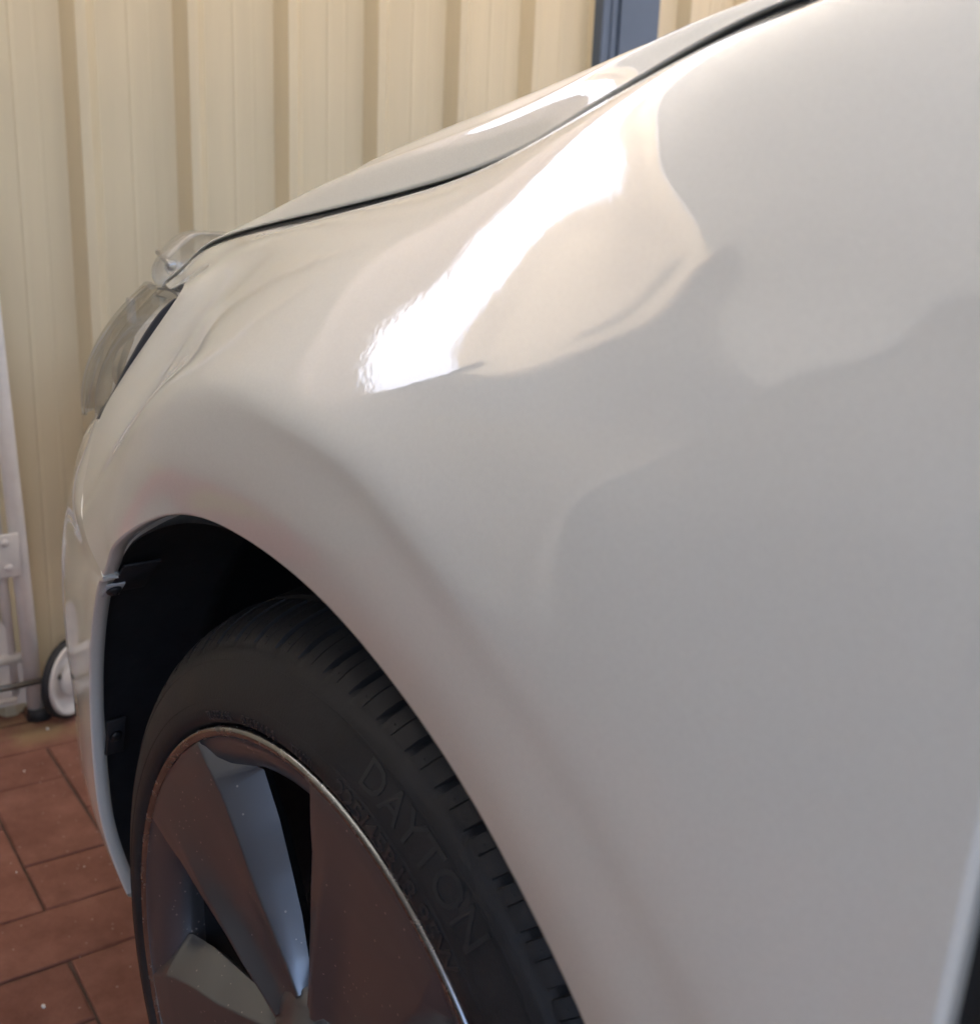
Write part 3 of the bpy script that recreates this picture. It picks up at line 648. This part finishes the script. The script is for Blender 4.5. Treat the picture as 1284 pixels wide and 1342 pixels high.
# uprights, rails, sheet, bracket
tpart('post', tube('post', [tp(.130, .060, .02), tp(.121, .060, .35), tp(.108, .058, .75), tp(.096, .056, 1.15)], .0145), M['white_metal'])
tpart('post', tube('post', [tp(.100, .046, .05), tp(.092, .046, .35), tp(.080, .044, .75), tp(.070, .042, 1.15)], .009), M['white_metal'])
tpart('post', tube('post', [tp(-.42, .060, .02), tp(-.43, .060, .35), tp(-.445, .058, .75), tp(-.46, .056, 1.15)], .0145), M['white_metal'])
tpart('rail', tube('rail', [tp(.122, .05, .119), tp(-.42, .05, .119)], .010), M['white_metal'])
tpart('rail', tube('rail', [tp(.104, .05, 1.05), tp(-.45, .05, 1.05)], .010), M['white_metal'])
tpart('side_sheet', mesh('side_sheet', [tp(.118, .048, .03), tp(-.42, .048, .03), tp(-.42, .048, .112), tp(.118, .048, .112), tp(.118, .052, .03), tp(-.42, .052, .03), tp(-.42, .052, .112), tp(.118, .052, .112)],
      [(0, 1, 2, 3), (7, 6, 5, 4), (0, 3, 7, 4), (3, 2, 6, 7)]), M['white_metal'], None, False)
br = tpart('bracket', boxm('bracket', (.006, .062, .078), .002), M['white_metal'])
br.location = tp(.088, .077, .318); br.rotation_euler = (0, 0, -AL)
for du, zz in ((.012, -.021), (.008, .024)):
    bo = tpart('bolt', revolve('bolt', [(0, .005), (.004, .0045), (.0060, .003), (.0066, 0)], 16, Vector((0, 0, 0)), Vector((1, 0, 0))), M['white_metal'])
    bo.location = tp(.088 + du, .080, .318 + zz)
hoop = [tp(.040 + .062 * math.cos(t), .05, .13 + .09 * math.sin(t)) for t in np.linspace(0, math.pi, 18)]
hv = [tp(.040, .047, .12)] + [Vector(h) - VA * .003 for h in hoop] + [tp(.040, .053, .12)] + [Vector(h) + VA * .003 for h in hoop]
hf = [(0, i, i + 1) for i in range(1, 18)] + [(19, 19 + i + 1, 19 + i) for i in range(1, 18)] + [(i, 19 + i, 20 + i, i + 1) for i in range(1, 18)]
tpart('round_plate', mesh('round_plate', hv, hf), M['white_metal'], None, False)
# axle rod, foot and wheel
tpart('axle_rod', tube('axle_rod', [tp(-.45, .105, .080), tp(.166, .105, .090)], .0055), M['dark_steel'])
tpart('lower_rail', tube('lower_rail', [tp(-.45, .080, .050), tp(.095, .080, .052)], .005), M['white_metal'])
tpart('rubber_foot', tube('rubber_foot', [tp(.135, .062, .0), tp(.134, .062, .022)], [.022, .019]), M['rubber'])
wl = empty('caster', tuple(tp(.186, .083, .0755) - tr.location), tr)
ax = (UA * .643 + VA * .766).normalized()
link('caster_tyre', revolve('caster_tyre', [(.062, -.007), (.070, -.007), (.0738, -.005), (.0745, 0), (.0738, .005), (.070, .007), (.062, .007)], 48, Vector((0, 0, 0)), ax), wl, M['rubber'])
link('caster_disc', revolve('caster_disc', [(.0, .014), (.022, .014), (.026, .010), (.030, .003), (.050, .004), (.060, .009), (.0655, .0125), (.0680, .009), (.0680, -.008), (0, -.008)], 48, Vector((0, 0, 0)), ax), wl, M['white_metal'])
fk = link('caster_fork', revolve('caster_fork', [(0, .024), (.030, .024), (.032, .022), (.032, .020), (0, .020)], 32, Vector((0, 0, 0)), ax), wl, M['white_metal']); fk.location = -UA * .012 + Vector((0, 0, .004))

# ------------------------------------------------------------------ litter on the pavers
bits = []
fl_v, fl_f = [], []
for (u, v_, rr) in [(-.02, -.42, .006), (1.15, -.55, .005), (.55, .62, .003), (-.35, 2.6, .003), (.95, 5.9, .006), (-.4, 5.6, .004), (-.1, 3.1, .002), (.6, 3.4, .0015)]:
    c0 = gp(u, v_, .0015); b0 = len(fl_v); ph = random.random() * 6
    for k in range(6):
        t = k * math.pi / 3 + ph; q = rr * random.uniform(.6, 1.1)
        fl_v.append(c0 + Vector((math.cos(t) * q, math.sin(t) * q * .6, 0)))
        fl_v.append(c0 + Vector((math.cos(t) * q * .8, math.sin(t) * q * .5, rr * .5)))
    for k in range(6):
        a, b = b0 + 2 * k, b0 + 2 * ((k + 1) % 6); fl_f.append((a, b, b + 1, a + 1))
    fl_f.append(tuple(b0 + 2 * k + 1 for k in range(6)))
tag(link('litter', mesh('litter', fl_v, fl_f), None, M['flake'], False), 'small white flakes lying on the red pavers', 'litter', kind='stuff')

# ------------------------------------------------------------------ unseen carport over the car, shaped for its light and reflections
def slab(name, x0, x1, y0, y1, z0, z1, material):
    me = boxm(name, (x1 - x0, y1 - y0, z1 - z0)); o = link(name, me, None, material, False)
    o.location = ((x0 + x1) / 2, (y0 + y1) / 2, (z0 + z1) / 2); return o
def translucent(name, tcol, dcol, fac):
    m = bpy.data.materials.new(name); m.use_nodes = True
    t = m.node_tree; t.nodes.remove(t.nodes['Principled BSDF']); o = t.nodes['Material Output']
    a = t.nodes.new('ShaderNodeBsdfTranslucent'); a.inputs[0].default_value = (*tcol, 1)
    b = t.nodes.new('ShaderNodeBsdfDiffuse'); b.inputs[0].default_value = (*dcol, 1)
    mx = t.nodes.new('ShaderNodeMixShader'); mx.inputs[0].default_value = fac
    t.links.new(a.outputs[0], mx.inputs[1]); t.links.new(b.outputs[0], mx.inputs[2]); t.links.new(mx.outputs[0], o.inputs[0]); return m
M['poly'] = translucent('cream_polycarbonate', (0.86, 0.79, 0.69), (0.6, 0.56, 0.5), 0.42)  # for added strips that glow tan in the paint reflections
M['roof'] = translucent('opal_polycarbonate', (0.63, 0.62, 0.60), (0.5, 0.5, 0.49), 0.52)  # translucency chosen as soft overhead fill light
def sheet(name, q, material, th=.004):
    v = [Vector(p) for p in q] + [Vector(p) + Vector((0, 0, th)) for p in q]
    return link(name, mesh(name, v, [(3, 2, 1, 0), (4, 5, 6, 7), (0, 1, 5, 4), (1, 2, 6, 5), (2, 3, 7, 6), (3, 0, 4, 7)]), None, material, False)
UL, UR, UK = -2.05, 2.75, -0.975                   # roof ends along the fence
tag(sheet('roof', [fp(UL, .098, 1.812), (0, -2.02, 2.035), (0, 2.80, 2.035), fp(UR, .098, 1.812)], M['roof']), kind='structure')  # out of view; lets light through to brighten upward faces
M['roof_rear'] = translucent('rear_roof_sheet', (0.60, 0.60, 0.58), (0.46, 0.46, 0.46), 0.86)  # dimmer copy of the front sheet, to cut light on the rear
tag(sheet('rear_roof', [(-.02, -2.02, 2.042), (2.5, -2.0, 2.45), (2.5, 2.85, 2.45), (-.02, 2.80, 2.042)], M['roof_rear']), kind='structure')
ex = [fp(u, d, z) for u in (-2.8, UP1 - .002) for d, z in ((-.006, 1.56), (-.003, 1.56), (-.003, 1.690), (-.006, 1.690))]
fence_child('extension_panel', mesh('extension_panel', ex, [(0, 1, 2, 3), (7, 6, 5, 4), (0, 4, 5, 1), (1, 5, 6, 2), (2, 6, 7, 3), (3, 7, 4, 0)]), M['poly'])  # added above the fence to glow as a tan band in the fender
ex = [fp(u, d, z) for u in (UP1, 3.2) for d, z in ((-.006, 1.56), (-.003, 1.56), (-.003, 1.690), (-.006, 1.690))]
fence_child('extension_panel', mesh('extension_panel', ex, [(0, 1, 2, 3), (7, 6, 5, 4), (0, 4, 5, 1), (1, 5, 6, 2), (2, 6, 7, 3), (3, 7, 4, 0)]), M['poly'])
tag(sheet('roof_skylight', [fp(UK, -.15, 1.860), fp(UK, .040, 1.795), fp(UR, .040, 1.795), fp(UR, -.15, 1.881)], M['poly'], .003), kind='structure')  # added strip, out of view, placed for the tan patch in the paint
tag(sheet('roof_skylight', [fp(UK, .0405, 1.7948), fp(UK, .10, 1.806), fp(UR, .10, 1.806), fp(UR, .0405, 1.7948)], M['poly'], .003), kind='structure')
M['wall_top'] = mat('pale_render', (0.40, 0.385, 0.35), rough=0.85, var=0.08, var_scale=4)  # pale upper half chosen to even out the fender reflection
tag(slab('wall', -1.3, 1.1, -1.85, -1.70, 0, .95, M['wall']), kind='structure')  # unseen side wall, kept dark low down for the fender reflection
tag(slab('wall_upper', -1.3, 1.1, -1.85, -1.703, .951, 2.35, M['wall_top']), kind='structure')
tag(slab('low_wall', 1.102, 3.0, -1.83, -1.71, 0, 1.0, M['wall']), kind='structure')  # unseen; kept low so sky light reaches the arch lip

q = [fp(UL - .3, -.16, 0), fp(UK, -.16, 0), fp(UK, -.03, 0), fp(UL - .3, -.03, 0)]
v = q + [p + Vector((0, 0, 2.3)) for p in q]
tag(link('corner_wall', mesh('corner_wall', v, [(0, 3, 2, 1), (4, 5, 6, 7), (0, 1, 5, 4), (1, 2, 6, 5), (2, 3, 7, 6), (3, 0, 4, 7)]), None, M['wall'], False), kind='structure')  # unseen slab added to end the reflected sky slot
q = [fp(u, d, 1.40) for u, d in ((-.905, -.05), (-.880, -.05), (-.880, -.02), (-.905, -.02))]
v = q + [p + Vector((0, 0, .50)) for p in q]
fence_child('roof_post', mesh('roof_post', v, [(0, 3, 2, 1), (4, 5, 6, 7), (0, 1, 5, 4), (1, 2, 6, 5), (2, 3, 7, 6), (3, 0, 4, 7)]), M['slate'])  # added bar that draws a thin dark line across the reflected sky

# ------------------------------------------------------------------ red bag beside the trolley (mirrored in the wheel-arch flare)
bag = empty('bag', tuple(fp(-.42, .20, 0)))
tag(bag, 'red bag with a yellow panel standing beside the white trolley', 'bag')
M['red'] = mat('red_woven_plastic', (0.50, 0.055, 0.03), rough=0.5, var=0.15, var_scale=30)
M['yellow'] = mat('yellow_print', (0.62, 0.42, 0.04), rough=0.5)
bb = boxm('bag_body', (.13, .22, .36), .03, 3)
for v_ in bb.vertices:
    k_ = v_.co.z / .36 + .5; v_.co.x *= 1.0 - .35 * k_; v_.co.y *= 1.0 - .08 * k_; v_.co.x += .006 * math.sin(v_.co.z * 31 + v_.co.y * 23)
o = link('bag_body', bb, bag, M['red']); o.location = (0, 0, .182)
o = link('bag_panel', boxm('bag_panel', (.004, .12, .12), .002), bag, M['yellow']); o.location = (.0575, .0, .20); o.rotation_euler = (0, -.07, 0)
for sx in (-.03, .03):
    pts = [(sx, -.08 + .16 * t_,   .35 + .09 * math.sin(math.pi * t_)) for t_ in np.linspace(0, 1, 12)]
    link('bag_handle', tube('bag_handle', pts, .006), bag, M['yellow'])
